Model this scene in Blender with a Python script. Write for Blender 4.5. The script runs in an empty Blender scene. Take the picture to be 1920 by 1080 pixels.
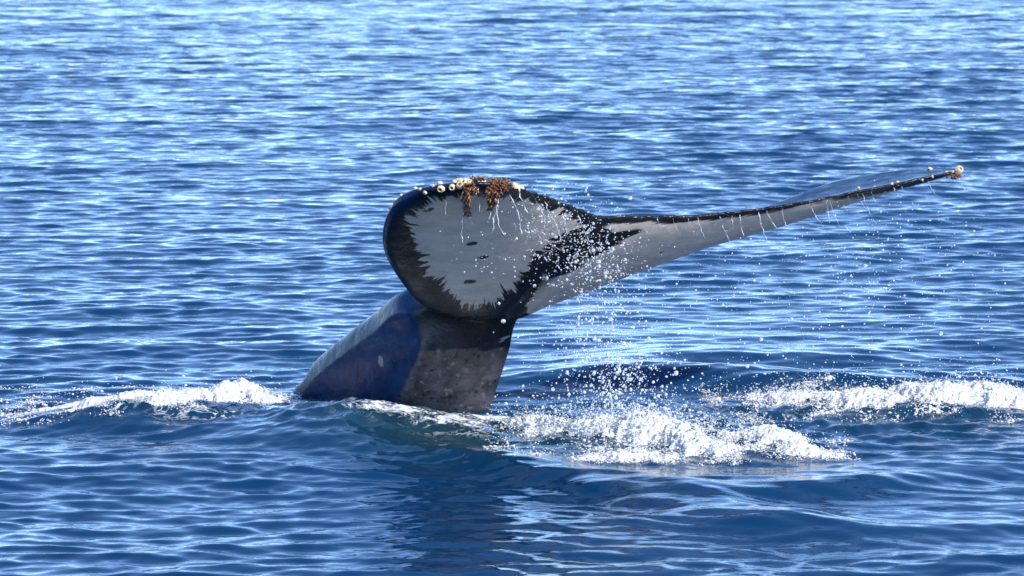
import bpy, bmesh, math, random
import numpy as np
from mathutils import Vector
from mathutils.bvhtree import BVHTree
from mathutils.kdtree import KDTree

random.seed(7)
rng = np.random.default_rng(11)
scene = bpy.context.scene
col = scene.collection
R = math.radians

# ------------------------------------------------------------------ camera
CAM_H, PITCH, LENS = 5.0, R(7.2), 150.0
FPX = LENS / 36.0 * 1920.0            # focal length in photograph pixels
cam_d = bpy.data.cameras.new('camera')
cam = bpy.data.objects.new('camera', cam_d)
col.objects.link(cam)
cam.location = (0, 0, CAM_H)
cam.rotation_euler = (R(90) - PITCH, 0, 0)
cam_d.lens = LENS
cam_d.sensor_width = 36
cam_d.clip_end = 40000
cam_d.dof.use_dof = True
cam_d.dof.focus_distance = 31.6
cam_d.dof.aperture_fstop = 5.0
scene.camera = cam

# ------------------------------------------------------------------ sky, sun
SUN_AZ = R(134)       # clockwise from +Y
SUN_EL = R(38)
world = bpy.data.worlds.new('World')
scene.world = world
world.use_nodes = True
wn = world.node_tree.nodes
wl = world.node_tree.links
wn.clear()
sky = wn.new('ShaderNodeTexSky')
sky.sky_type = 'NISHITA'
sky.sun_disc = False
sky.sun_elevation = SUN_EL
sky.sun_rotation = SUN_AZ
sky.air_density = 0.62
sky.dust_density = 0.0
sky.ozone_density = 5.4
bg = wn.new('ShaderNodeBackground')
bg.inputs['Strength'].default_value = 0.15
wo = wn.new('ShaderNodeOutputWorld')
wl.new(sky.outputs[0], bg.inputs[0])
wl.new(bg.outputs[0], wo.inputs[0])

sun_d = bpy.data.lights.new('sun', 'SUN')
sun_d.energy = 2.7
sun_d.angle = R(0.53)
sun_d.color = (1.0, 0.94, 0.86)
sun = bpy.data.objects.new('sun', sun_d)
col.objects.link(sun)
SUN = Vector((math.sin(SUN_AZ) * math.cos(SUN_EL), math.cos(SUN_AZ) * math.cos(SUN_EL), math.sin(SUN_EL)))
sun.rotation_euler = SUN.to_track_quat('Z', 'Y').to_euler()
sun.location = (8, -4, 20)

scene.view_settings.view_transform = 'Standard'
scene.view_settings.look = 'None'
scene.view_settings.exposure = 1.12
scene.view_settings.gamma = 1.0
scene.render.engine = 'CYCLES'
scene.cycles.use_denoising = True
scene.cycles.max_bounces = 8
scene.cycles.transmission_bounces = 6

# ------------------------------------------------------------------ helpers
CP, SP = math.cos(PITCH), math.sin(PITCH)


def at(px, py, Y):
    """the point at ground distance Y that stands where (px, py) of the photograph looks"""
    a, b = (px - 960) / FPX, (540 - py) / FPX
    d = np.array([a, CP + b * SP, -SP + b * CP])
    return np.array([0, 0, CAM_H]) + d * (Y / d[1])


def ground(px, py, z=0.0):
    a, b = (px - 960) / FPX, (540 - py) / FPX
    d = np.array([a, CP + b * SP, -SP + b * CP])
    return (np.array([0, 0, CAM_H]) + d * ((z - CAM_H) / d[2]))[:2]


def to_px(P):
    P = np.asarray(P, float)
    x, y, z = P[..., 0], P[..., 1], P[..., 2] - CAM_H
    f = y * CP - z * SP
    u = y * SP + z * CP
    return 960 + FPX * x / f, 540 - FPX * u / f


_perm = np.random.default_rng(3).permutation(256)
_perm = np.concatenate([_perm, _perm])
_ang = np.random.default_rng(4).uniform(0, 2 * np.pi, 256)
_gx, _gy = np.cos(_ang), np.sin(_ang)


def perlin(x, y):
    x = np.asarray(x, float); y = np.asarray(y, float)
    xi, yi = np.floor(x).astype(int), np.floor(y).astype(int)
    xf, yf = x - xi, y - yi
    u = xf * xf * xf * (xf * (xf * 6 - 15) + 10)
    v = yf * yf * yf * (yf * (yf * 6 - 15) + 10)

    def g(ix, iy, fx, fy):
        h = _perm[(_perm[ix & 255] + iy) & 255]
        return _gx[h] * fx + _gy[h] * fy
    a = g(xi, yi, xf, yf); b = g(xi + 1, yi, xf - 1, yf)
    c = g(xi, yi + 1, xf, yf - 1); d = g(xi + 1, yi + 1, xf - 1, yf - 1)
    return (a + u * (b - a)) * (1 - v) + (c + u * (d - c)) * v * 1.0


def fbm(x, y, o=4, ridged=False):
    s, a, t = 0, 1.0, 0
    for k in range(o):
        n = perlin(x * 2 ** k + 17.3 * k, y * 2 ** k + 9.1 * k) * 1.5
        s = s + a * ((1 - 2 * np.abs(n)) if ridged else n)
        t += a; a *= 0.5
    return s / t


def sstep(a, b, x):
    t = np.clip((x - a) / (b - a), 0, 1)
    return t * t * (3 - 2 * t)


def mesh_obj(name, V, F, mat, parent=None, smooth=True):
    V = np.asarray(V, np.float32); F = np.asarray(F, np.int32)
    me = bpy.data.meshes.new(name)
    k = F.shape[1]
    me.vertices.add(len(V)); me.vertices.foreach_set('co', V.ravel())
    me.loops.add(F.size); me.loops.foreach_set('vertex_index', F.ravel())
    me.polygons.add(len(F))
    me.polygons.foreach_set('loop_start', np.arange(0, F.size, k, dtype=np.int32))
    me.update(calc_edges=True)
    if smooth:
        me.polygons.foreach_set('use_smooth', np.ones(len(F), bool))
    me.validate()
    o = bpy.data.objects.new(name, me)
    col.objects.link(o)
    if mat: me.materials.append(mat)
    if parent: o.parent = parent
    return o


def tag(o, label=None, cat=None, group=None, kind=None):
    if label: o['label'] = label
    if cat: o['category'] = cat
    if group: o['group'] = group
    if kind: o['kind'] = kind
    return o


def attr(me, name, arr, typ='FLOAT'):
    a = me.attributes.new(name, typ, 'POINT')
    a.data.foreach_set('vector' if typ == 'FLOAT_VECTOR' else 'value', np.asarray(arr, np.float32).ravel())


class NT:
    """small node-tree writer"""
    def __init__(self, name):
        self.m = bpy.data.materials.new(name); self.m.use_nodes = True
        self.n = self.m.node_tree.nodes; self.l = self.m.node_tree.links
        self.n.clear()
        self.out = self.n.new('ShaderNodeOutputMaterial')
        self.b = self.n.new('ShaderNodeBsdfPrincipled')
        self.l.new(self.b.outputs[0], self.out.inputs[0])

    def put(self, sock, v):
        if v is None: return
        if hasattr(v, 'is_output') or isinstance(v, bpy.types.NodeSocket): self.l.new(v, sock)
        else: sock.default_value = v

    def set(self, **k):
        for a, v in k.items(): self.put(self.b.inputs[a.replace('_', ' ')], v)

    def math(self, op, a, b=None, c=None, clamp=False):
        n = self.n.new('ShaderNodeMath'); n.operation = op; n.use_clamp = clamp
        for i, v in enumerate((a, b, c)):
            if v is not None: self.put(n.inputs[i], v)
        return n.outputs[0]

    def vmath(self, op, a, b=None):
        n = self.n.new('ShaderNodeVectorMath'); n.operation = op
        self.put(n.inputs[0], a)
        if b is not None: self.put(n.inputs[1], b)
        return n.outputs['Value' if op in ('DOT_PRODUCT', 'LENGTH', 'DISTANCE') else 'Vector']

    def attr(self, name, vec=False):
        n = self.n.new('ShaderNodeAttribute'); n.attribute_name = name
        return n.outputs['Vector' if vec else 'Fac']

    def coord(self, which='Object'):
        return self.n.new('ShaderNodeTexCoord').outputs[which]

    def map(self, v, scale=(1, 1, 1), rot=(0, 0, 0)):
        n = self.n.new('ShaderNodeMapping'); self.put(n.inputs[0], v)
        n.inputs['Scale'].default_value = scale; n.inputs['Rotation'].default_value = rot
        return n.outputs[0]

    def noise(self, v, scale, detail=3, rough=0.55, dist=0.0, color=False):
        n = self.n.new('ShaderNodeTexNoise'); self.put(n.inputs['Vector'], v)
        n.inputs['Scale'].default_value = scale; n.inputs['Detail'].default_value = detail
        n.inputs['Roughness'].default_value = rough; n.inputs['Distortion'].default_value = dist
        return n.outputs['Color' if color else 'Fac']

    def voro(self, v, scale, feature='F1'):
        n = self.n.new('ShaderNodeTexVoronoi'); self.put(n.inputs['Vector'], v)
        n.feature = feature; n.inputs['Scale'].default_value = scale
        return n.outputs['Distance']

    def ramp(self, v, a, b, lo=0.0, hi=1.0):
        n = self.n.new('ShaderNodeMapRange'); n.interpolation_type = 'SMOOTHSTEP'
        self.put(n.inputs[0], v); self.put(n.inputs[1], a); self.put(n.inputs[2], b)
        self.put(n.inputs[3], lo); self.put(n.inputs[4], hi)
        return n.outputs[0]

    def mix(self, f, a, b):
        n = self.n.new('ShaderNodeMix'); n.data_type = 'RGBA'
        self.put(n.inputs['Factor'], f)
        ia = [i for i in n.inputs if i.name == 'A' and i.type == 'RGBA'][0]
        ib = [i for i in n.inputs if i.name == 'B' and i.type == 'RGBA'][0]
        self.put(ia, a if not isinstance(a, tuple) else (*a, 1)[:4])
        self.put(ib, b if not isinstance(b, tuple) else (*b, 1)[:4])
        return [o for o in n.outputs if o.type == 'RGBA'][0]

    def bump(self, h, strength, dist, normal=None):
        n = self.n.new('ShaderNodeBump'); self.put(n.inputs['Height'], h)
        n.inputs['Strength'].default_value = strength; n.inputs['Distance'].default_value = dist
        if normal is not None: self.l.new(normal, n.inputs['Normal'])
        return n.outputs[0]


# ------------------------------------------------------------------ the sea
# wave field: many travelling wavelets, crests lying mostly across the view
NW = 210
_lam = np.exp(rng.uniform(math.log(0.13), math.log(7.5), NW))
_dir = rng.normal(0, 0.38, NW) + math.pi / 2 + 0.05 + np.where(rng.random(NW) < 0.12, rng.normal(0, 0.6, NW), 0)
_k = 2 * np.pi / _lam
_slope = np.interp(np.log(_lam), np.log([0.13, 0.25, 0.5, 1.0, 2.0, 4.0, 7.5]), [0.075, 0.155, 0.135, 0.07, 0.038, 0.032, 0.022])
_slope = _slope * math.sqrt(2.0 / NW) * 1.55 * rng.uniform(0.6, 1.4, NW)
_amp = _slope / _k
_ph = rng.uniform(0, 2 * np.pi, NW)
_kx, _ky = _k * np.cos(_dir), _k * np.sin(_dir)
_g = rng.integers(0, 3, NW)


def gauss_seg(X, Y, p, q, w):
    """distance weight to a segment p-q on the ground and position along it"""
    p = np.array(p); q = np.array(q); d = q - p; L2 = d @ d
    t = np.clip(((X - p[0]) * d[0] + (Y - p[1]) * d[1]) / L2, 0, 1)
    dx, dy = X - p[0] - t * d[0], Y - p[1] - t * d[1]
    return np.exp(-(dx * dx + dy * dy) / (w * w)), t


def ridge(X, Y, pts, h, w, back=None):
    """a crest line: pts in photograph pixels on the flat sea, height h, width w"""
    G = np.array([ground(*p) for p in pts])
    best = np.full(X.shape, 1e9); tt = np.zeros(X.shape); side = np.zeros(X.shape)
    n = len(G) - 1
    for i in range(n):
        d = G[i + 1] - G[i]; L2 = d @ d
        t = np.clip(((X - G[i, 0]) * d[0] + (Y - G[i, 1]) * d[1]) / L2, 0, 1)
        dx, dy = X - G[i, 0] - t * d[0], Y - G[i, 1] - t * d[1]
        r = dx * dx + dy * dy
        m = r < best
        best = np.where(m, r, best); tt = np.where(m, (i + t) / n, tt)
        side = np.where(m, np.sign(d[0] * dy - d[1] * dx), side)
    ww = w if back is None else np.where(side > 0, back, w)
    return h * np.exp(-best / ww ** 2) * np.sin(np.pi * np.clip(tt, 0.02, 0.98)) ** 0.7


def mound(X, Y, px, py, rx, ry):
    g = ground(px, py)
    return np.exp(-((X - g[0]) / rx) ** 2 - ((Y - g[1]) / (1.2 * ry)) ** 2)


RIDGES = [
    ([(40, 782), (200, 792), (420, 822), (620, 838), (760, 846)], 0.075, 0.28, 0.6),
    ([(700, 838), (870, 862), (1060, 905), (1300, 962), (1640, 1035)], 0.075, 0.20, 0.30),
    ([(960, 868), (1200, 905), (1420, 965), (1800, 1050)], 0.040, 0.16, 0.22),
    ([(1080, 900), (1350, 930), (1560, 925), (1780, 890), (1960, 868)], 0.085, 0.30, 0.55),
    ([(930, 742), (1060, 722), (1200, 712), (1500, 735), (1700, 728), (1980, 712)], 0.14, 0.34, 0.7),
    ([(1000, 700), (1240, 672), (1500, 676), (1900, 660)], 0.07, 0.35, 0.6),
    ([(1060, 975), (1400, 990), (1700, 1000), (1960, 985)], 0.045, 0.26, 0.3),
]


def local_height(X, Y):
    h = np.zeros(X.shape)
    for pts, hh, w, b in RIDGES:
        h += ridge(X, Y, pts, hh, w, b)
    # water heaped against the near side of the tail stock
    h += 0.17 * mound(X, Y, 655, 800, 0.62, 0.62) + 0.07 * mound(X, Y, 860, 815, 0.5, 0.45)
    h += 0.10 * mound(X, Y, 330, 785, 0.75, 0.35)
    h += 0.08 * mound(X, Y, 1190, 830, 0.75, 0.45) + 0.06 * mound(X, Y, 1440, 850, 0.35, 0.35)
    h += 0.08 * mound(X, Y, 1680, 770, 1.1, 0.45)
    # churned surface in the disturbed water
    churn = np.clip(0.9 * mound(X, Y, 690, 800, 1.0, 0.8) + 0.8 * mound(X, Y, 1200, 835, 1.4, 0.8)
                    + 0.8 * mound(X, Y, 1650, 790, 1.8, 0.9) + 0.7 * mound(X, Y, 330, 790, 1.0, 0.4), 0, 1)
    h += churn * (0.042 * fbm(X * 2.6, Y * 2.2, 4, True) + 0.020 * fbm(X * 7, Y * 5, 4))
    # fine wavelets running out along the wake, crests following its diagonal
    env = 0.9 * mound(X, Y, 1250, 960, 1.5, 1.4) + 0.7 * mound(X, Y, 640, 880, 0.9, 0.6)
    ph = 2 * np.pi * ((0.50 * X + 0.87 * Y) / 0.27 + 1.3 * fbm(X * 0.7, Y * 0.7, 2))
    h += env * 0.0075 * np.sin(ph) * (0.7 + 0.6 * fbm(X * 1.1 + 5, Y * 1.1, 2))
    return h


def calm(X, Y):
    """how much of the wind ripple the whale's slick has wiped out"""
    c = 0.75 * mound(X, Y, 1450, 960, 1.9, 1.5) + 0.55 * mound(X, Y, 1250, 640, 2.4, 2.2) + 0.5 * mound(X, Y, 700, 830, 1.2, 0.9)
    return 1 - np.clip(c, 0, 0.72)


def waves(X, Y, sp, choppy=True):
    h = np.zeros(X.shape, np.float32); dx = np.zeros_like(h); dy = np.zeros_like(h)
    pn = [0.85 + 0.75 * fbm(X * 0.10 + 31 * i, Y * 0.055 + 13 * i, 3) for i in range(3)]
    cl = calm(X, Y)
    pn = [np.clip(p, 0.2, 1.8).astype(np.float32) for p in pn]
    cl = cl.astype(np.float32)
    Xf, Yf = X.astype(np.float32), Y.astype(np.float32)
    for i in range(NW):
        w = sstep(2.2, 4.5, _lam[i] / sp).astype(np.float32)
        if w.max() <= 0: continue
        a = np.float32(_amp[i]) * w * pn[_g[i]]
        if _lam[i] < 1.2: a = a * cl
        p = np.float32(_kx[i]) * Xf + np.float32(_ky[i]) * Yf + np.float32(_ph[i])
        h += a * np.sin(p)
        if choppy:
            c = a * np.cos(p)
            dx += np.float32(0.7 * math.cos(_dir[i])) * c; dy += np.float32(0.7 * math.sin(_dir[i])) * c
    return h, dx, dy


def sea_z(X, Y):
    X = np.atleast_1d(np.asarray(X, float)); Y = np.atleast_1d(np.asarray(Y, float))
    return waves(X, Y, np.full(X.shape, 0.03), False)[0] + local_height(X, Y)


rows = [21.5]
while rows[-1] < 96: rows.append(rows[-1] + 0.028 * (rows[-1] / 31) ** 1.5)
nd = len(rows)
rows = [-6000, -1500, -400, -120, -40, -10, 4, 12, 17, 20] + rows
while rows[-1] < 25000: rows.append(rows[-1] + (rows[-1] - rows[-2]) * 1.35)
rows = np.array(rows)
tin = np.linspace(-0.19, 0.19, 640)
tout = [0.19 + 0.002 * (1.5 ** i - 1) for i in range(1, 26)]
tc = np.concatenate([-np.array(tout[::-1]), tin, np.array(tout)])
Yg, Tg = np.meshgrid(rows, tc, indexing='ij')
Xg = Tg * np.clip(Yg, 22, 500)
spr = np.gradient(rows)[:, None] * np.ones_like(Tg)
spc = np.gradient(tc)[None, :] * np.clip(Yg, 22, 500)
SPG = np.maximum(spr, spc)
H, DX, DY = waves(Xg, Yg, SPG)
inn = (Yg > 22.5) & (Yg < 47) & (np.abs(Tg) < 0.2)
LH = np.zeros_like(Xg); LH[inn] = local_height(Xg[inn], Yg[inn])
Z = H + LH
V = np.stack([Xg + DX, Yg + DY, Z], -1).reshape(-1, 3)
nr, nc = Xg.shape
I = np.arange(nr * nc).reshape(nr, nc)
F = np.stack([I[:-1, :-1], I[:-1, 1:], I[1:, 1:], I[1:, :-1]], -1).reshape(-1, 4)

# where the sea carries foam, and where bubbles make it green
FOAM = [(400, 795, 0.6, 0.22, 0.72), (250, 790, 0.6, 0.14, 0.62), (530, 790, 0.45, 0.25, 0.6), (300, 768, 0.85, 0.22, 1.0), (440, 750, 0.30, 0.30, 1.0), (150, 775, 0.5, 0.10, 0.7), (560, 770, 0.5, 0.35, 0.5),
        (640, 782, 0.45, 0.34, 0.85), (760, 800, 0.5, 0.40, 0.95), (860, 808, 0.45, 0.45, 0.92), (915, 790, 0.35, 0.28, 0.95), (480, 785, 0.6, 0.25, 0.55),
        (1010, 808, 0.35, 0.30, 0.95), (1120, 820, 0.40, 0.30, 0.9), (1230, 835, 0.45, 0.42, 1.05), (1180, 866, 0.55, 0.18, 0.8),
        (1300, 850, 0.45, 0.30, 0.85), (1430, 845, 0.40, 0.35, 0.85), (1520, 860, 0.4, 0.25, 0.6),
        (1480, 752, 0.45, 0.30, 0.75), (1640, 764, 0.6, 0.40, 0.9), (1800, 758, 0.55, 0.45, 1.0), (1920, 760, 0.6, 0.45, 0.95),
        (1400, 790, 0.8, 0.3, 0.5), (1250, 770, 0.6, 0.5, 0.4)]
foam = np.zeros_like(Xg); aer = np.zeros_like(Xg)
xi, yi = Xg[inn], Yg[inn]
f = np.zeros(xi.shape)
for (px, py, rx, ry, a) in FOAM: f = np.maximum(f, a * mound(xi, yi, px, py, rx, ry))
foam[inn] = f
a = 0.9 * mound(xi, yi, 760, 805, 0.85, 0.75) + 0.9 * mound(xi, yi, 900, 830, 0.7, 0.7) + 0.7 * mound(xi, yi, 1200, 850, 1.2, 0.6)
a += 0.6 * mound(xi, yi, 1600, 780, 1.6, 0.7) + 0.45 * mound(xi, yi, 330, 790, 0.9, 0.4)
aer[inn] = np.clip(a, 0, 1)

w = NT('sea_water')
co = w.coord('Object')
F_ = w.attr('foam'); A_ = w.attr('aerated')
st = w.map(co, (1, 0.75, 1))
fn = w.math('ADD', w.math('MULTIPLY', w.noise(st, 5.5, 6, 0.62, 0.6), 0.6), w.math('MULTIPLY', w.noise(st, 17, 4, 0.6, 0.3), 0.4))
thr = w.math('SUBTRACT', 0.74, w.math('MULTIPLY', F_, 0.38))
cov = w.ramp(fn, thr, w.math('ADD', thr, 0.10))
web = w.math('ABSOLUTE', w.math('SUBTRACT', w.noise(w.map(co, (0.8, 0.55, 1)), 7.0, 4, 0.6, 1.2), 0.5))
web = w.math('MULTIPLY', w.ramp(web, 0.005, 0.045, 0.85, 0.0), w.math('MULTIPLY', w.ramp(F_, 0.12, 0.6), w.ramp(w.noise(co, 4, 3), 0.4, 0.6)))
cov = w.math('MAXIMUM', w.math('MULTIPLY', cov, w.ramp(F_, 0.05, 0.3)), web)
deep = w.mix(A_, (0.0014, 0.031, 0.088), (0.008, 0.038, 0.060))
w.set(Base_Color=w.mix(cov, deep, (0.80, 0.82, 0.83)), IOR=1.333,
      Roughness=w.ramp(cov, 0, 1, 0.045, 0.55))
s2 = w.map(co, (0.55, 1.0, 1), (0, 0, 0.1))
b1 = w.noise(s2, 9.0, 3, 0.55, 0.2)
b2 = w.noise(w.map(co, (0.5, 1.0, 1), (0, 0, -0.2)), 26.0, 2, 0.5)
py_ = w.n.new('ShaderNodeSeparateXYZ'); w.l.new(co, py_.inputs[0])
far = w.ramp(py_.outputs[1], 36.0, 70.0, 0.15, 1.0)
b0 = w.math('MULTIPLY', w.noise(w.map(co, (0.6, 1.0, 1), (0, 0, 0.05)), 3.4, 2, 0.5, 0.3), far)
nb = w.bump(b0, 0.7, 0.11)
nb = w.bump(b1, 0.30, 0.016, nb)
nb = w.bump(b2, 0.15, 0.004, nb)
nb = w.bump(w.math('MULTIPLY', cov, w.noise(co, 30, 4, 0.65)), 0.8, 0.03, nb)
w.set(Normal=nb)
water = mesh_obj('water', V, F, w.m)
attr(water.data, 'foam', foam); attr(water.data, 'aerated', aer)
tag(water, 'deep blue rippled sea with foam streaks round the whale tail', 'sea', kind='structure')
water['label'] = 'rippled deep blue sea streaked with foam around the tail'

# ------------------------------------------------------------------ the whale


def hermite(ts, P, t):
    """smooth curve through points P at parameters ts (P: n x ... )"""
    ts = np.array(ts, float); P = np.array(P, float)
    m = np.zeros_like(P)
    m[1:-1] = (P[2:] - P[:-2]) / (ts[2:] - ts[:-2]).reshape((-1,) + (1,) * (P.ndim - 1))
    m[0] = (P[1] - P[0]) / (ts[1] - ts[0]); m[-1] = (P[-1] - P[-2]) / (ts[-1] - ts[-2])
    i = np.clip(np.searchsorted(ts, t, side='right') - 1, 0, len(ts) - 2)
    h = ts[i + 1] - ts[i]; x = (t - ts[i]) / h
    sh = (-1,) + (1,) * (P.ndim - 1)
    h = h.reshape(sh); x = x.reshape(sh)
    return ((2 * x**3 - 3 * x**2 + 1) * P[i] + (x**3 - 2 * x**2 + x) * h * m[i]
            + (-2 * x**3 + 3 * x**2) * P[i + 1] + (x**3 - x**2) * h * m[i + 1])


def fluke(stations, T, flip, bumpy):
    ns, nch = 130, 70
    ts = [s[0] for s in stations]
    P = np.array([[at(*q) for q in s[1]] for s in stations])
    S = np.linspace(0, 1, ns)
    C = hermite(ts, P, S)                                   # ns x 3 x 3
    c = 0.5 - 0.5 * np.cos(np.pi * np.linspace(0, 1, nch))
    l0 = 2 * (c - .5) * (c - 1); l1 = -4 * c * (c - 1); l2 = 2 * c * (c - .5)
    M = C[:, 0, None] * l0[None, :, None] + C[:, 1, None] * l1[None, :, None] + C[:, 2, None] * l2[None, :, None]
    dS = np.gradient(M, axis=0); dC = np.gradient(M, axis=1)
    # ragged trailing edge
    cl = dC / (np.linalg.norm(dC, axis=-1, keepdims=True) + 1e-9)
    rag = (fbm(S * bumpy, S * 0 + 3.3, 3) * 0.030 + 0.012 * fbm(S * bumpy * 3, S * 0 + 8, 2)) * sstep(0.03, 0.15, S)
    M = M + cl * (rag[:, None] * sstep(0.80, 1.0, c)[None, :])[..., None]
    N = np.cross(dS, dC); N /= np.linalg.norm(N, axis=-1, keepdims=True) + 1e-9
    if flip: N = -N                                         # N points to the dorsal side
    prof = 1.9 * np.sqrt(np.clip(c, 0, 1)) * (1 - c) ** 0.9 * 0.75 + 0.24 * np.sqrt(np.clip(1 - c ** 14, 0, 1)) * np.sqrt(np.clip(c / 0.06, 0, 1))
    Ts = np.interp(S, [0, .25, .6, .9, 1], T) * np.sqrt(np.clip(1 - S ** 24, 0, 1))
    half = Ts[:, None] * prof[None, :]
    half = np.maximum(half, 0.013 * np.sqrt(np.clip(1 - (2 * c - 1) ** 20, 0, 1))[None, :])
    half = half * (1 + 0.25 * fbm(S[:, None] * bumpy * 1.5 + 0 * c, c[None, :] * 3 + 0 * S[:, None], 2) * sstep(0.7, 1, c)[None, :])
    top, bot = M + N * half[..., None], M - N * half[..., None]
    VV = np.concatenate([top.reshape(-1, 3), bot.reshape(-1, 3)])
    I = np.arange(ns * nch).reshape(ns, nch); J = I + ns * nch
    q = lambda A, B, rev: np.stack([A[:-1, :-1], A[1:, :-1], A[1:, 1:], A[:-1, 1:]][::-1 if rev else 1], -1).reshape(-1, 4)
    FF = [q(I, I, not flip), q(J, J, flip)]

    def strip(a, b, rev):
        s = np.stack([a[:-1], a[1:], b[1:], b[:-1]], -1)
        FF.append(s[:, ::-1] if rev else s)
    strip(I[:, 0], J[:, 0], flip); strip(I[:, -1], J[:, -1], not flip)
    strip(I[0], J[0], not flip); strip(I[-1], J[-1], flip)
    return VV, np.concatenate(FF), M.reshape(-1, 3), N.reshape(-1, 3)


LEFT = [
    (0.00, [(925, 600, 31.55), (1015, 505, 31.10), (1120, 404, 30.68)]),
    (0.22, [(815, 588, 31.30), (945, 490, 30.85), (1062, 381, 30.42)]),
    (0.45, [(752, 527, 30.95), (880, 445, 30.55), (1012, 364, 30.18)]),
    (0.68, [(717, 455, 30.55), (832, 402, 30.28), (972, 352, 29.98)]),
    (0.86, [(735, 386, 30.15), (832, 368, 30.02), (940, 346, 29.85)]),
    (1.00, [(795, 355, 29.86), (850, 348, 29.82), (900, 343, 29.78)]),
]
RIGHT = [
    (0.00, [(950, 600, 31.60), (1030, 508, 31.12), (1120, 404, 30.68)]),
    (0.10, [(998, 572, 31.75), (1080, 500, 31.25), (1160, 405, 30.80)]),
    (0.25, [(1120, 524, 31.75), (1200, 472, 31.35), (1280, 404, 31.00)]),
    (0.42, [(1275, 462, 31.85), (1330, 440, 31.55), (1392, 396, 31.20)]),
    (0.58, [(1420, 400, 32.20), (1450, 414, 31.75), (1510, 377, 31.38)]),
    (0.74, [(1560, 345, 32.55), (1590, 371, 31.95), (1625, 355, 31.60)]),
    (0.88, [(1680, 322, 32.55), (1700, 342, 32.10), (1720, 336, 31.85)]),
    (1.00, [(1775, 319, 32.25), (1790, 322, 32.15), (1802, 320, 32.05)]),
]
vl, fl, ml, nl = fluke(LEFT, [0.13, 0.12, 0.10, 0.085, 0.06], True, 26)
vr, fr, mr, nr_ = fluke(RIGHT, [0.13, 0.115, 0.075, 0.045, 0.03], False, 22)
# dorsal sides look up
if nl[:, 2].mean() < 0: nl = -nl
if nr_[:, 2].mean() < 0: nr_ = -nr_

# tail stock: dorsal ridge, its shoulder, near side ridge, ventral keel, far side ridge
FLN, FL0 = np.array([-0.80, -0.58, -0.13]), at(787, 632, 31.36)


def flank(px, py, back=0.0):
    """depth at which the flat near flank stands behind a pixel, plus a set-back"""
    o = np.array([0, 0, CAM_H]); d_ = at(px, py, 10.0) - o
    return (px, py, (o + d_ * (FLN @ (FL0 - o)) / (FLN @ d_))[1] + back)


LEVELS = [
    [(1010, 485, 31.15), (1010, 490, 31.05), (1015, 495, 31.0), (1035, 490, 31.0), (1035, 480, 31.15)],
    [(885, 545, 31.75), (878, 552, 31.5), (880, 560, 31.25), (985, 545, 31.3), (985, 535, 31.75)],
    [flank(770, 540, .30), flank(766, 572, .02), (790, 578, 31.36), (978, 578, 31.60), (930, 540, 32.25)],
    [flank(700, 588, .28), flank(704, 618, .02), (790, 628, 31.36), (962, 634, 31.72), (850, 600, 32.65)],
    [flank(640, 634, .26), flank(645, 662, .02), (785, 664, 31.38), (951, 672, 31.78), (800, 640, 32.85)],
    [flank(592, 676, .24), flank(602, 698, .02), flank(768, 704), (938, 712, 31.83), (760, 680, 33.05)],
    [flank(570, 710, .16), flank(570, 732, .02), flank(745, 745), (926, 748, 31.86), (720, 720, 33.2)],
    [flank(518, 752, .18), flank(520, 775, .02), flank(700, 800), (908, 800, 31.90), (660, 770, 33.4)],
    [flank(380, 810, .2), flank(390, 850, .02), flank(560, 900), (840, 910, 32.0), (520, 860, 33.8)],
    [flank(200, 900, .2), flank(210, 950, .02), flank(380, 1040), (700, 1080, 32.1), (300, 980, 34.0)],
]
ring_n = 60
LV = np.array([[at(*q) for q in L] for L in LEVELS])
lt = np.linspace(0, len(LEVELS) - 1, 90)
LV = hermite(np.arange(len(LEVELS)), LV, lt)
th = np.linspace(0, 5, ring_n, endpoint=False)
rings = []
for L in LV:
    i = np.floor(th).astype(int); x = (th - i)[:, None]
    lin = L[i % 5] * (1 - x) + L[(i + 1) % 5] * x
    m = (np.roll(L, -1, 0) - np.roll(L, 1, 0)) / 2
    sp = ((2*x**3 - 3*x**2 + 1) * L[i % 5] + (x**3 - 2*x**2 + x) * m[i % 5] + (-2*x**3 + 3*x**2) * L[(i+1) % 5] + (x**3 - x**2) * m[(i+1) % 5])
    wgt = np.where(i <= 2, 0.30, 0.55)[:, None]
    rings.append(lin * (1 - wgt) + sp * wgt)
rings = np.array(rings)
nrg = len(rings)
vp = rings.reshape(-1, 3)
I = np.arange(nrg * ring_n).reshape(nrg, ring_n)
J = np.roll(I, -1, 1)
fp = np.stack([I[:-1], J[:-1], J[1:], I[1:]], -1).reshape(-1, 4)
c0, c1 = len(vp), len(vp) + 1
vp = np.vstack([vp, rings[0].mean(0), rings[-1].mean(0)])
caps = [[c0, J[0, k], I[0, k], I[0, k]] for k in range(ring_n)] + [[c1, I[-1, k], J[-1, k], J[-1, k]] for k in range(ring_n)]

bm = bmesh.new()
for VV, FF in ((vl, fl), (vr, fr), (vp, np.vstack([fp, caps]))):
    bv = [bm.verts.new(v) for v in VV]
    for q in FF:
        u = list(dict.fromkeys(int(k) for k in q))
        if len(u) > 2:
            try: bm.faces.new([bv[k] for k in u])
            except ValueError: pass
bmesh.ops.remove_doubles(bm, verts=bm.verts, dist=1e-5)
bmesh.ops.recalc_face_normals(bm, faces=bm.faces)
me = bpy.data.meshes.new('raw'); bm.to_mesh(me); bm.free()
raw = bpy.data.objects.new('raw', me); col.objects.link(raw)
md = raw.modifiers.new('remesh', 'REMESH'); md.mode = 'VOXEL'; md.voxel_size = 0.0125; md.use_smooth_shade = True
md = raw.modifiers.new('smooth', 'SMOOTH'); md.factor = 0.5; md.iterations = 7
dg = bpy.context.evaluated_depsgraph_get()
me2 = bpy.data.meshes.new_from_object(raw.evaluated_get(dg))
bpy.data.objects.remove(raw)
nv = len(me2.vertices)
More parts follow.
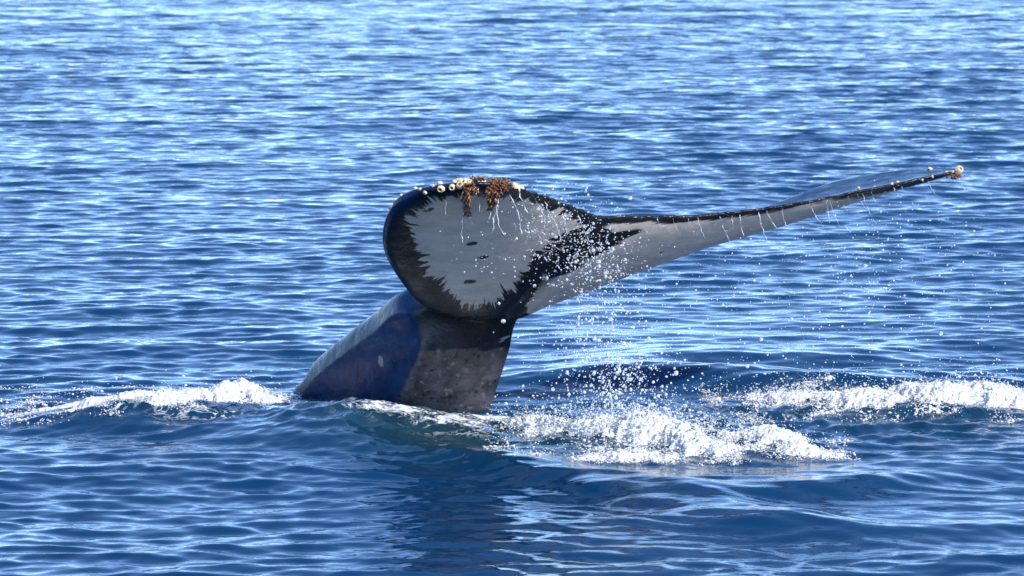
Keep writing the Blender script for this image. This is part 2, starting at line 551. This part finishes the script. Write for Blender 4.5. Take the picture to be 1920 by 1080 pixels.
W = np.empty(nv * 3, np.float32); me2.vertices.foreach_get('co', W); W = W.reshape(-1, 3).astype(float)
WN = np.empty(nv * 3, np.float32); me2.vertex_normals.foreach_get('vector', WN); WN = WN.reshape(-1, 3).astype(float)
# let the flukes flow into the tail stock without a crease
ne = len(me2.edges); E = np.empty(ne * 2, np.int32); me2.edges.foreach_get('vertices', E); E = E.reshape(-1, 2)
qx, qy = to_px(W)
wj = np.exp(-((qx - 880) / 120.0) ** 4 - ((qy - 600) / 34.0) ** 4) + np.exp(-((qx - 1000) / 45.0) ** 4 - ((qy - 565) / 30.0) ** 4)
wj = np.clip(wj, 0, 1) * (W[:, 1] < 31.95)
Ej = E[(wj[E[:, 0]] > 0.02) | (wj[E[:, 1]] > 0.02)]
deg = np.zeros(nv); np.add.at(deg, Ej[:, 0], 1); np.add.at(deg, Ej[:, 1], 1)
act = np.where((wj > 0.02) & (deg > 0))[0]
for _ in range(110):
    acc = np.zeros_like(W)
    for c_ in range(3):
        acc[:, c_] = np.bincount(Ej[:, 0], W[Ej[:, 1], c_], nv) + np.bincount(Ej[:, 1], W[Ej[:, 0], c_], nv)
    W[act] += (acc[act] / deg[act, None] - W[act]) * (0.6 * wj[act])[:, None]
me2.vertices.foreach_set('co', W.astype(np.float32).ravel()); me2.update()
WN = np.empty(nv * 3, np.float32); me2.vertex_normals.foreach_get('vector', WN); WN = WN.reshape(-1, 3).astype(float)
BASE = np.array([*ground(740, 775), 0.0])
whale = bpy.data.objects.new('humpback_whale', None)
whale.location = BASE; col.objects.link(whale)
tag(whale, 'raised dark whale tail with grey white underside and barnacle crusted flukes', 'whale')

# which skin is the pale underside
kd = KDTree(len(ml) + len(mr))
for i, p in enumerate(ml): kd.insert(p, i)
for i, p in enumerate(mr): kd.insert(p, len(ml) + i)
kd.balance()
allN = np.vstack([nl, nr_])
near = np.array([kd.find(p)[1] for p in W])
ventral = (WN * allN[near]).sum(1) < 0.35
isleft = near < len(ml)
PX, PY = to_px(W)


def poly_sd(px, py, poly):
    poly = np.array(poly, float)
    d2 = np.full(px.shape, 1e18); ins = np.zeros(px.shape, bool)
    for a, b in zip(poly, np.roll(poly, -1, 0)):
        e = b - a
        t = np.clip(((px - a[0]) * e[0] + (py - a[1]) * e[1]) / (e @ e), 0, 1)
        d2 = np.minimum(d2, (px - a[0] - t * e[0]) ** 2 + (py - a[1] - t * e[1]) ** 2)
        cr = (a[1] > py) != (b[1] > py)
        ins ^= cr & (px < (b[0] - a[0]) * (py - a[1]) / (b[1] - a[1] + 1e-12) + a[0])
    return np.where(ins, 1, -1) * np.sqrt(d2)


PL = [(768, 402), (800, 382), (850, 369), (890, 366), (930, 368), (985, 376), (1040, 393), (1085, 411), (1088, 424), (1058, 438),
      (1028, 458), (1000, 482), (986, 508), (966, 538), (932, 563), (896, 580), (872, 571), (850, 553), (826, 533), (806, 513), (790, 488), (775, 455), (766, 425)]
PR = [(985, 574), (1002, 545), (1022, 521), (1062, 510), (1110, 481), (1150, 459), (1198, 433), (1145, 433), (1125, 426), (1150, 418),
      (1300, 416), (1450, 398), (1600, 371), (1700, 351), (1790, 335), (1800, 360), (1650, 400), (1500, 440), (1300, 500), (1130, 560), (1000, 600)]
dl, dr = poly_sd(PX, PY, PL), poly_sd(PX, PY, PR)
d = np.where(isleft, dl, dr)
# the pale field is one skin: near the midline either half may carry it
d = np.maximum(d, np.where(np.abs(PX - 1040) < 110, np.maximum(dl, dr), -1e9))
d = np.where(ventral, d, -60) / 250.0
tang = np.arctan2(PY - 470, PX - 905)
sa = np.where(isleft & (PX < 1060), tang * 0.6, (PY + 0.25 * PX) / 250.0 + 9)
sb = np.where(isleft & (PX < 1060), d * 0.9, PX / 1100.0)
me2.vertices.foreach_set('co', (W - BASE).astype(np.float32).ravel())
body = bpy.data.objects.new('body', me2); col.objects.link(body); body.parent = whale
attr(me2, 'pale', d); attr(me2, 'belly_lit_side', sstep(-0.55, 0.45, 0.35 * fbm(W[:, 0] * 5 + W[:, 1] * 3, W[:, 2] * 5, 3) + WN @ np.array([0.90, -0.40, -0.20]))); attr(me2, 'streak', np.stack([sa, sb, np.where(isleft & (PX < 1100), 1.0, 0.3)], -1), 'FLOAT_VECTOR')  # mask by facing: paler belly, plus painted split of lit and shaded flank
bvh = BVHTree.FromPolygons([tuple(v) for v in W], [tuple(p.vertices) for p in me2.polygons])


def hit(px, py):
    dr_ = Vector(at(px, py, 10.0) - np.array([0, 0, CAM_H])).normalized()
    h = bvh.ray_cast(Vector((0, 0, CAM_H)), dr_)
    return (None, None) if h[0] is None else (np.array(h[0]), np.array(h[1]))


k = NT('whale_skin')
co = k.coord('Object')
pd = k.attr('pale'); sv = k.attr('streak', True)
sx = k.n.new('ShaderNodeSeparateXYZ'); k.l.new(sv, sx.inputs[0]); fa = sx.outputs[2]
fr1 = k.math('ADD', k.math('MULTIPLY', k.noise(k.map(sv, (1, 0.10, 0)), 34, 4, 0.75), 0.6), k.math('MULTIPLY', k.noise(k.map(sv, (1, 0.2, 0)), 7, 3, 0.6), 0.4))
fr2 = k.noise(co, 14, 4, 0.6)
edge = k.math('MULTIPLY_ADD', fa, k.math('ADD', k.math('MULTIPLY', k.math('SUBTRACT', fr1, 0.5), 0.38), k.math('MULTIPLY', k.math('SUBTRACT', fr2, 0.5), 0.07)), pd)
edge = k.math('MULTIPLY_ADD', k.math('MULTIPLY', fa, k.math('SUBTRACT', k.noise(k.map(sv, (1, 0.15, 0)), 16, 2, 0.5), 0.5)), k.ramp(k.noise(co, 2.6, 2), 0.35, 0.65, 0.0, 0.42), edge)
pale = k.ramp(edge, -0.006, 0.012)


def ellipse_mark(px, py, a, b, ang):
    """a scar or painted glint on the skin: centre found on the surface, half axes in metres, turned in the skin's own plane"""
    p, n = hit(px, py)
    if p is None: return None
    n = Vector(n); u = Vector((math.cos(ang), 0, math.sin(ang))); u = (u - n * u.dot(n)).normalized(); v = n.cross(u)
    rel = k.vmath('SUBTRACT', co, tuple(p - BASE))
    du = k.math('DIVIDE', k.vmath('DOT_PRODUCT', rel, tuple(u)), a)
    dv = k.math('DIVIDE', k.vmath('DOT_PRODUCT', rel, tuple(v)), b)
    dn = k.math('DIVIDE', k.vmath('DOT_PRODUCT', rel, tuple(n)), 0.2)
    r = k.math('ADD', k.math('ADD', k.math('MULTIPLY', du, du), k.math('MULTIPLY', dv, dv)), k.math('MULTIPLY', dn, dn))
    r = k.math('ADD', r, k.math('MULTIPLY', k.math('SUBTRACT', k.noise(co, 38, 4, 0.65), 0.5), 3.0))
    return k.ramp(r, 0.75, 1.15, 1.0, 0.0)


def marks(L):
    s = None
    for a in L:
        e = ellipse_mark(*a)
        if e is not None: s = e if s is None else k.math('MAXIMUM', s, e)
    return s if s is not None else 0.0


dark_marks = marks([(885, 457, 0.048, 0.022, 0.25), (907, 482, 0.046, 0.018, 0.3), (881, 528, 0.052, 0.026, 0.25),
                    (772, 421, 0.055, 0.012, -0.35), (808, 392, 0.022, 0.030, -0.9), (1240, 473, 0.02, 0.012, 0.4), (800, 396, 0.03, 0.012, 0.2)])
scar_glint_marks = marks([(714, 677, 0.035, 0.045, 0.1), (948, 633, 0.045, 0.010, 0.0), (940, 640, 0.03, 0.006, 0.0)])  # first a barnacle scar, then two painted glints on the keel
pale = k.math('MULTIPLY', pale, k.math('SUBTRACT', 1.0, dark_marks))
# dark skin: slate with paler mottling, pits and scratches
mot = k.noise(co, 5.0, 6, 0.62, 0.4)
mot2 = k.noise(co, 19, 5, 0.65)
slate = k.mix(k.ramp(mot, 0.35, 0.7), (0.024, 0.025, 0.031), (0.085, 0.084, 0.098))
slate = k.mix(k.ramp(mot2, 0.54, 0.72, 0, 0.75), slate, (0.20, 0.195, 0.21))
pits = k.ramp(k.voro(k.map(co, (1, 1, 0.8)), 12), 0.10, 0.24, 0.9, 0.0)
pits = k.math('MULTIPLY', pits, k.ramp(k.noise(co, 3.1, 2), 0.36, 0.52))
slate = k.mix(pits, slate, (0.010, 0.010, 0.013))
flk_shade = k.ramp(k.math('ADD', pd, k.math('MULTIPLY', k.math('SUBTRACT', mot, 0.5), 0.25)), -0.52, -0.22)                # black fluke border, widened down the stock to paint in the fluke's shadow
slate = k.mix(k.math('MULTIPLY', flk_shade, 0.92), slate, (0.006, 0.007, 0.009))
back_sky_tint = k.mix(k.ramp(mot, 0.35, 0.7), (0.003, 0.020, 0.070), (0.008, 0.036, 0.105))  # dark back, with the shaded flank's blue sky reflection painted into its colour
slate = k.mix(k.attr('belly_lit_side'), back_sky_tint, slate)
slate = k.mix(scar_glint_marks, slate, (0.26, 0.25, 0.24))
wst = k.noise(k.map(co, (1.2, 1.2, 5)), 3.2, 5, 0.65)
whitec = k.mix(k.ramp(wst, 0.3, 0.75), (0.47, 0.41, 0.365), (0.63, 0.55, 0.49))
whitec = k.mix(k.ramp(k.noise(co, 3.3, 4, 0.6), 0.58, 0.75, 0, 0.35), whitec, (0.46, 0.42, 0.30))
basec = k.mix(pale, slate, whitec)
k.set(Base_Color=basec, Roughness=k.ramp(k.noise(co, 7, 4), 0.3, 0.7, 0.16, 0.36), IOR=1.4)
k.set(Specular_IOR_Level=k.mix(k.ramp(k.attr('belly_lit_side'), 0, 1, 0.0, 1.0), (0.12, 0.12, 0.12), (0.4, 0.4, 0.4)))
nb = k.bump(k.noise(co, 9, 5, 0.6), 0.35, 0.02)
nb = k.bump(k.noise(co, 55, 3, 0.6), 0.25, 0.004, nb)
k.set(Normal=nb)
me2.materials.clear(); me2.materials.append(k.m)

# ------------------------------------------------------------------ barnacles on the flukes
bs = NT('barnacle_shell')
co = bs.coord('Object')
shade = bs.noise(co, 60, 3)
bs.set(Base_Color=bs.mix(bs.ramp(shade, 0.35, 0.7), (0.62, 0.46, 0.22), (0.82, 0.74, 0.56)), Roughness=0.45)
bs.set(Normal=bs.bump(bs.noise(co, 120, 2), 0.5, 0.004))
bmo = NT('barnacle_mouth'); bmo.set(Base_Color=(0.085, 0.040, 0.015, 1), Roughness=0.35)
gb = NT('stalked_barnacle_skin')
gco = gb.coord('Object')
gb.set(Base_Color=gb.mix(gb.ramp(gb.noise(gco, 35, 3), 0.35, 0.68), (0.075, 0.022, 0.010), (0.28, 0.12, 0.045)), Roughness=0.25, Coat_Weight=0.4)


def barnacle_meshes():
    n = 14; prof = [(1.0, 0.0), (0.93, 0.35), (0.78, 0.75), (0.62, 0.98), (0.50, 0.98), (0.40, 0.70)]
    V, F = [], []
    for j, (r, z) in enumerate(prof):
        for i in range(n):
            a = 2 * math.pi * i / n
            q = r * (1 + (0.07 if i % 2 else -0.05) * (j < 4))
            V.append((q * math.cos(a), q * math.sin(a), z))
    for j in range(len(prof) - 1):
        for i in range(n):
            F.append((j * n + i, j * n + (i + 1) % n, (j + 1) * n + (i + 1) % n, (j + 1) * n + i))
    me = bpy.data.meshes.new('barnacle'); me.from_pydata(V, [], F); me.materials.append(bs.m)
    me.polygons.foreach_set('use_smooth', np.ones(len(me.polygons), bool))
    V2 = [(0.44 * math.cos(2 * math.pi * i / n), 0.44 * math.sin(2 * math.pi * i / n), 0.74) for i in range(n)] + [(0, 0, 0.86)]
    me2_ = bpy.data.meshes.new('opening'); me2_.from_pydata(V2, [], [(i, (i + 1) % n, n) for i in range(n)]); me2_.materials.append(bmo.m)
    return me, me2_


bme, bop = barnacle_meshes()


def surf_near(px, py):
    """skin point under a pixel, or the closest skin to that ray"""
    p, n = hit(px, py)
    if p is not None: return p, n
    m = (PX - px) ** 2 + (PY - py) ** 2
    i = int(np.argmin(m)); return W[i], WN[i]


def barnacle(px, py, size, tilt=0.35):
    p, n = surf_near(px, py)
    o = bpy.data.objects.new('barnacle', bme); col.objects.link(o); o.parent = whale
    nn = Vector(n) + Vector((random.uniform(-tilt, tilt), random.uniform(-tilt, 0.1), random.uniform(-tilt, tilt)))
    o.location = Vector(p - BASE) - Vector(n) * size * 0.15
    o.rotation_euler = nn.to_track_quat('Z', 'Y').to_euler()
    s = size * random.uniform(1.1, 1.45)
    o.scale = (s, s * random.uniform(0.85, 1.1), s * random.uniform(0.8, 1.25))
    q = bpy.data.objects.new('opening', bop); col.objects.link(q); q.parent = o
    return o


for (px, py, s) in [(825, 337, .020), (827, 354, .024), (848, 351, .021), (853, 332, .020), (861, 330, .020), (853, 341, .021), (864, 338, .022),
                    (870, 331, .018), (862, 348, .025), (871, 343, .018), (880, 342, .018), (882, 354, .020), (892, 354, .018), (890, 338, .014), (897, 329, .018),
                    (904, 328, .020), (900, 334, .019), (906, 337, .018), (922, 332, .020), (964, 348, .019), (972, 350, .017), (978, 345, .018),
                    (797, 361, .012), (778, 348, .013), (750, 363, .014), (735, 374, .013), (728, 388, .008), (812, 349, .009), (788, 355, .008),
                    (1743, 317, .018), (1800, 318, .024), (1786, 322, .009), (1775, 323, .008), (1748, 331, .008), (1729, 337, .008), (1683, 342, .010),
                    (1610, 353, .009), (1640, 350, .007), (1672, 345, .008)]:
    barnacle(px, py, s)


def stalk_cluster(spots, name='barnacle_cluster', size=0.026):
    """brown stalked barnacles bunched together; each a bent teardrop, too small to pick apart"""
    V, F = [], []
    prof = [(0.0, 0.25), (0.25, 0.34), (0.55, 0.5), (0.85, 0.52), (1.1, 0.34), (1.25, 0.05)]
    n = 6
    for (px, py, drop) in spots:
        p, nrm = surf_near(px, py)
        ax = Vector(nrm) * 0.8 + Vector((random.uniform(-.7, .7), random.uniform(-.8, .1), random.uniform(-.3, .9) - drop))
        ax.normalize(); u = ax.orthogonal().normalized(); v = ax.cross(u)
        L = size * random.uniform(1.0, 1.9); rr = size * random.uniform(0.55, 0.85)
        base = Vector(p - BASE) - ax * 0.25 * L + Vector((0, -0.01, -0.055 * max(0, drop)))
        b0 = len(V)
        bend = u * random.uniform(-.25, .25)
        for (z, r) in prof:
            for i in range(n):
                a = 2 * math.pi * i / n
                V.append(base + ax * z * L + bend * (z * z * L) + (u * math.cos(a) + v * math.sin(a)) * r * rr)
        for j in range(len(prof) - 1):
            for i in range(n):
                F.append((b0 + j * n + i, b0 + j * n + (i + 1) % n, b0 + (j + 1) * n + (i + 1) % n, b0 + (j + 1) * n + i))
    o = mesh_obj(name, [tuple(v) for v in V], F, gb.m, whale)
    o['kind'] = 'stuff'
    return o


def scatter(cx, cy, rx, ry, n, drop=0.0):
    L = []
    for _ in range(n):
        a, r = random.uniform(0, 2 * math.pi), math.sqrt(random.random())
        L.append((cx + rx * r * math.cos(a), cy + ry * r * math.sin(a), drop))
    return L


stalk_cluster(scatter(938, 343, 17, 13, 95) + scatter(924, 352, 14, 10, 40, .3) + scatter(922, 362, 11, 6, 25, .8) + scatter(921, 368, 6, 5, 16, 1.1))
stalk_cluster(scatter(882, 352, 13, 8, 40, .2) + scatter(873, 360, 9, 9, 34, .6) + scatter(874, 371, 6, 8, 24, .9) + scatter(876, 378, 4, 4, 10, 1.1))
stalk_cluster(scatter(893, 336, 10, 5, 34) + scatter(906, 331, 7, 4, 16))
stalk_cluster(scatter(1782, 325, 14, 4, 30, .25) + scatter(1795, 324, 6, 4, 18, .35), size=0.016)

# ------------------------------------------------------------------ foam heaps
fm = NT('foam')
fco = fm.coord('Object')
fm.set(Base_Color=fm.mix(fm.noise(fco, 9, 3), (0.58, 0.60, 0.61), (0.80, 0.80, 0.79)), Roughness=0.45, IOR=1.2)
fm.set(Subsurface_Weight=0.0, Transmission_Weight=0.0)
fm.set(Normal=fm.bump(fm.noise(fco, 70, 4, 0.7), 0.7, 0.012))

_t = (1 + 5 ** .5) / 2
ICO_V = np.array([(-1, _t, 0), (1, _t, 0), (-1, -_t, 0), (1, -_t, 0), (0, -1, _t), (0, 1, _t), (0, -1, -_t), (0, 1, -_t), (_t, 0, -1), (_t, 0, 1), (-_t, 0, -1), (-_t, 0, 1)]) / math.sqrt(1 + _t * _t)
ICO_F = np.array([(0, 11, 5), (0, 5, 1), (0, 1, 7), (0, 7, 10), (0, 10, 11), (1, 5, 9), (5, 11, 4), (11, 10, 2), (10, 7, 6), (7, 1, 8), (3, 9, 4), (3, 4, 2), (3, 2, 6), (3, 6, 8), (3, 8, 9), (4, 9, 5), (2, 4, 11), (6, 2, 10), (8, 6, 7), (9, 8, 1)])


def blobs(P, rad, stretch=None):
    """many small round bodies as arrays; stretch: n x 3 scale of each"""
    n = len(P)
    a = rng.uniform(0, 2 * np.pi, n); c, s = np.cos(a)[:, None], np.sin(a)[:, None]
    X, Y, Zz = ICO_V[:, 0][None], ICO_V[:, 1][None], ICO_V[:, 2][None]
    v = np.stack([c * X - s * Y, s * X + c * Y, Zz + 0 * c], -1) * rad[:, None, None]
    if stretch is not None: v = v * stretch[:, None, :]
    v = v + P[:, None, :]
    f = ICO_F[None] + (np.arange(n) * 12)[:, None, None]
    return v.reshape(-1, 3), f.reshape(-1, 3)


def foam_heap(lumps, nblob, label, top=0.06, cell=0.010, keep=0.30, rmed=0.0034, fly=0.12, rough=1.0):
    """lumps: (px, py, rx, ry, height) in photograph pixels / metres on the sea"""
    G = [(*ground(px, py), rx, ry * 1.2, h) for px, py, rx, ry, h in lumps]
    x0, x1 = min(g[0] - 1.7 * g[2] for g in G), max(g[0] + 1.7 * g[2] for g in G)
    y0, y1 = min(g[1] - 1.7 * g[3] for g in G), max(g[1] + 1.7 * g[3] for g in G)
    xs, ys = np.arange(x0, x1, cell), np.arange(y0, y1, cell)
    Xh, Yh = np.meshgrid(xs, ys, indexing='ij')

    def field(X, Y):
        e = 0 * X; hh = 0 * X
        for gx, gy, rx, ry, h in G:
            m = np.exp(-((X - gx) / rx) ** 2 - ((Y - gy) / ry) ** 2)
            e = np.maximum(e, m); hh = np.maximum(hh, h * m)
        n1 = fbm(X * 4.2 + 3, Y * 3.6, 4); n2 = fbm(X * 9, Y * 14 + 4, 4, True)
        m = e * 0.85 + 0.85 * n1 + 0.30 * n2 + 0.18 * fbm(X * 26 + 7, Y * 20, 3)
        n3 = fbm(X * 22, Y * 32 + 9, 3)
        return m, hh * (0.6 + 0.9 * n1 + rough * (0.35 * n2 + 0.18 * n3)) + rough * (0.016 * n2 + 0.011 * n3)
    m, hh = field(Xh, Yh)
    zz = sea_z(Xh.ravel(), Yh.ravel()).reshape(Xh.shape)
    on = m > keep
    edge = sstep(keep, keep + 0.5, m)
    Zh = zz + np.maximum(hh, 0.0) * edge - 0.015 * (1 - edge) + 0.006 * edge
    jx, jy = rng.normal(0, cell * 0.25, Xh.shape), rng.normal(0, cell * 0.25, Xh.shape)
    I = np.arange(Xh.size).reshape(Xh.shape)
    q = on[:-1, :-1] & on[1:, :-1] & on[1:, 1:] & on[:-1, 1:]
    Fq = np.stack([I[:-1, :-1][q], I[1:, :-1][q], I[1:, 1:][q], I[:-1, 1:][q]], -1)
    used, inv = np.unique(Fq.ravel(), return_inverse=True)
    VA = np.stack([Xh + jx, Yh + jy, Zh], -1).reshape(-1, 3)[used]
    Fq = inv.reshape(-1, 4)
    FA = np.vstack([Fq[:, [0, 1, 2]], Fq[:, [0, 2, 3]]])
    # froth: loose lumps and beads over and around the heap
    X = rng.uniform(x0, x1, nblob * 6); Y = rng.uniform(y0, y1, nblob * 6)
    mm, hb = field(X, Y)
    ok = mm + rng.normal(0, 0.12, mm.shape) > keep - 0.02
    X, Y, hb, mm = X[ok][:nblob], Y[ok][:nblob], hb[ok][:nblob], mm[ok][:nblob]
    e2 = sstep(keep, keep + 0.5, mm)
    zb = sea_z(X, Y) + np.maximum(hb, 0) * e2 + np.where(rng.random(len(X)) < fly, np.abs(rng.normal(0, top, len(X))), rng.uniform(-0.004, 0.010, len(X)))
    rad = np.clip(rng.lognormal(math.log(rmed), 0.45, len(X)), 0.0018, 0.014)
    vb, fb = blobs(np.stack([X, Y, zb], -1), rad, np.stack([rng.uniform(.8, 1.6, len(X)), rng.uniform(.8, 1.6, len(X)), rng.uniform(.6, 1.1, len(X))], -1))
    o = mesh_obj('foam', np.vstack([VA, vb]), np.vstack([FA, fb + len(VA)]), fm.m)
    tag(o, label, 'foam', kind='stuff')
    return o


foam_heap([(445, 752, .24, .30, .16), (385, 768, .34, .32, .12), (300, 778, .38, .26, .09), (190, 780, .40, .16, .06), (110, 778, .35, .10, .03), (490, 756, .18, .16, .06)], 8500,
          'white foam ridge trailing off the low dark back of the whale', fly=0.05, keep=0.34, rough=0.55)
foam_heap([(1010, 812, .24, .22, .09), (1110, 824, .26, .22, .08), (1215, 838, .30, .30, .13), (1280, 846, .28, .28, .12), (1170, 868, .42, .10, .03), (1330, 858, .28, .18, .05)], 13000,
          'bright churned foam where the water column falls beside the tail', top=0.09, fly=0.30, keep=0.42)
foam_heap([(1435, 848, .24, .20, .07), (1500, 858, .24, .14, .04)], 4500, 'small patch of broken foam beyond the main splash', fly=0.1, keep=0.42)
foam_heap([(1480, 758, .40, .22, .04), (1620, 768, .45, .32, .06), (1760, 764, .42, .32, .09), (1850, 760, .40, .34, .10), (1950, 764, .42, .30, .08)], 13000,
          'long band of white foam under the tip of the outstretched fluke', top=0.06, fly=0.16, keep=0.42)

# ------------------------------------------------------------------ falling water
dm = NT('water_drops')
dm.set(Base_Color=(0.93, 0.95, 0.97, 1), Roughness=0.08, IOR=1.333, Transmission_Weight=0.55)


def spray(pts, label, rmed=0.0036, sig=0.5, rmax=0.016, tall=1.25):
    P = np.array(pts)
    rad = np.clip(rng.lognormal(math.log(rmed), sig, len(P)), 0.0018, rmax)
    v, f = blobs(P, rad, np.stack([rng.uniform(.85, 1.1, len(P)), rng.uniform(.85, 1.1, len(P)), rng.uniform(.9, tall, len(P))], -1))
    o = mesh_obj('spray', v, f, dm.m)
    return tag(o, label, 'spray', kind='stuff')


def cloud(n, cx, cy, sx, sy, Y0, Y1):
    px, py = rng.normal(cx, sx, n), rng.normal(cy, sy, n)
    return [at(a, b, y) for a, b, y in zip(px, py, rng.uniform(Y0, Y1, n))]


P = cloud(560, 1060, 425, 48, 34, 30.15, 30.5) + cloud(380, 1085, 470, 48, 26, 30.2, 30.6) + cloud(120, 1000, 400, 26, 26, 30.0, 30.2)
P += cloud(260, 1120, 495, 45, 24, 30.2, 30.7) + cloud(60, 920, 460, 45, 45, 29.6, 29.9)
spray(P, 'fine spray of drops pouring over the pale underside of the flukes')
P = cloud(700, 1125, 570, 46, 60, 30.1, 30.7) + cloud(160, 1110, 540, 80, 60, 30.1, 30.7) + cloud(850, 1150, 690, 55, 36, 30.0, 30.8) + cloud(700, 1170, 765, 70, 35, 30.1, 30.8) + cloud(300, 1230, 800, 70, 26, 30.2, 30.8)
P += cloud(60, 1080, 640, 60, 60, 30.1, 30.7)
spray(P, 'dense column of falling drops above the brightest foam', rmed=0.0042, sig=0.55, rmax=0.018)
P = []
for _ in range(820):
    px = random.uniform(1240, 1890); top = np.interp(px, [1240, 1500, 1800, 1900], [440, 400, 345, 420])
    py = top + random.random() ** 0.85 * (745 - top)
    P.append(at(px, py, np.interp(px, [1240, 1800], [30.9, 32.0]) + random.uniform(-0.35, 0.15)))
P += cloud(160, 1630, 500, 40, 70, 31.3, 31.8) + cloud(130, 1840, 715, 70, 18, 31.3, 31.7) + cloud(120, 1540, 560, 90, 60, 31.0, 31.5)
P = [p for p in P if p[2] > 0.1]
spray(P, 'scattered drops raining from the edge of the outstretched fluke', rmed=0.0036)


def trickle(pts, r0, label, group):
    """a string of water: a thin uneven tube with beads, along world points"""
    pts = np.array(pts); n = max(10, int(np.linalg.norm(pts[-1] - pts[0]) / 0.012))
    t = np.linspace(0, 1, n)
    C = hermite(np.linspace(0, 1, len(pts)), pts, t)
    ph = random.uniform(0, 99)
    C = C + np.stack([0.006 * fbm(t * 7 + ph, t * 0, 2), 0 * t, 0.004 * fbm(t * 6 + ph, t * 0 + 4, 2)], -1) * 2
    rr = r0 * np.clip(0.5 + 1.5 * fbm(t * n * 0.22 + ph, t * 0 + 2, 2) + 0.35 * (t > 0.85), 0.05, 1.8) * (1 - 0.45 * t)
    rr[-1] *= 0.3; rr[0] *= 0.8
    m = 6
    V = []
    for c, r in zip(C, rr):
        for i in range(m):
            a = 2 * math.pi * i / m
            V.append((c[0] + r * math.cos(a), c[1] + r * math.sin(a), c[2]))
    V.append(tuple(C[0])); V.append(tuple(C[-1] - np.array([0, 0, rr[-1]])))
    F = []
    for j in range(n - 1):
        for i in range(m):
            F.append((j * m + i, j * m + (i + 1) % m, (j + 1) * m + (i + 1) % m)); F.append((j * m + i, (j + 1) * m + (i + 1) % m, (j + 1) * m + i))
    for i in range(m):
        F.append((n * m, (i + 1) % m, i)); F.append((n * m + 1, (n - 1) * m + i, (n - 1) * m + (i + 1) % m))
    o = mesh_obj('water_trickle', V, F, dm.m)
    return tag(o, label, 'water', group)


for pts, r in [([(836, 372), (836, 392), (835, 404)], .0025), ([(874, 384), (868, 402), (866, 440), (868, 456)], .004), ([(878, 383), (880, 400), (884, 422)], .0045),
               ([(898, 368), (899, 385), (899, 398)], .004), ([(921, 376), (922, 392), (917, 412)], .005), ([(936, 360), (934, 380), (928, 402), (923, 440)], .006),
               ([(934, 380), (932, 400), (937, 425), (947, 442)], .006), ([(955, 364), (966, 385), (974, 410), (978, 440)], .006), ([(973, 352), (976, 370), (990, 400)], .007),
               ([(1005, 376), (1018, 400), (1022, 420)], .005), ([(1022, 378), (1030, 400), (1045, 425), (1052, 455)], .005), ([(1048, 388), (1058, 412), (1064, 440)], .006),
               ([(1082, 396), (1090, 420), (1104, 452)], .006), ([(1010, 440), (1030, 455), (1052, 470)], .006)]:
    p0, _ = surf_near(*pts[0])
    Y = p0[1] - 0.03
    trickle([at(a, b, Y - 0.01 * i) for i, (a, b) in enumerate(pts)], r, 'string of water dripping off the barnacle crusted fluke', 'strings of water off the curled fluke')
for x, l, r in [(1232, 22, .003), (1262, 18, .0035), (1290, 14, .003), (1308, 46, .005), (1350, 58, .005), (1372, 24, .0035), (1387, 40, .005), (1422, 55, .005), (1437, 26, .0045),
                (1466, 28, .004), (1518, 40, .005), (1550, 34, .0055), (1555, 66, .003), (1570, 14, .0035), (1590, 14, .003), (1608, 30, .003), (1617, 50, .003), (1634, 20, .0035),
                (1675, 14, .0035), (1690, 14, .0035), (1740, 22, .0025), (1796, 28, .004)]:
    y = np.interp(x, [1120, 1280, 1392, 1510, 1625, 1720, 1802], [404, 404, 396, 377, 355, 336, 322]) + 6
    p0, _ = surf_near(x, y)
    sl = random.uniform(0.1, 0.6); l *= random.uniform(0.7, 1.35); r *= random.uniform(0.6, 1.1)
    trickle([at(x, y, p0[1] - 0.03), at(x + sl * l * .4, y + l * .5, p0[1] - 0.035), at(x + sl * l, y + l, p0[1] - 0.04)], r,
            'thin string of water hanging from the thin edge of the outstretched fluke', 'strings of water off the outstretched fluke')
trickle([at(1142, 712, 30.35), at(1147, 760, 30.35), at(1144, 810, 30.34), at(1150, 866, 30.33)], .009,
        'thick unbroken string of water plunging into the main splash', 'strings of water off the curled fluke')
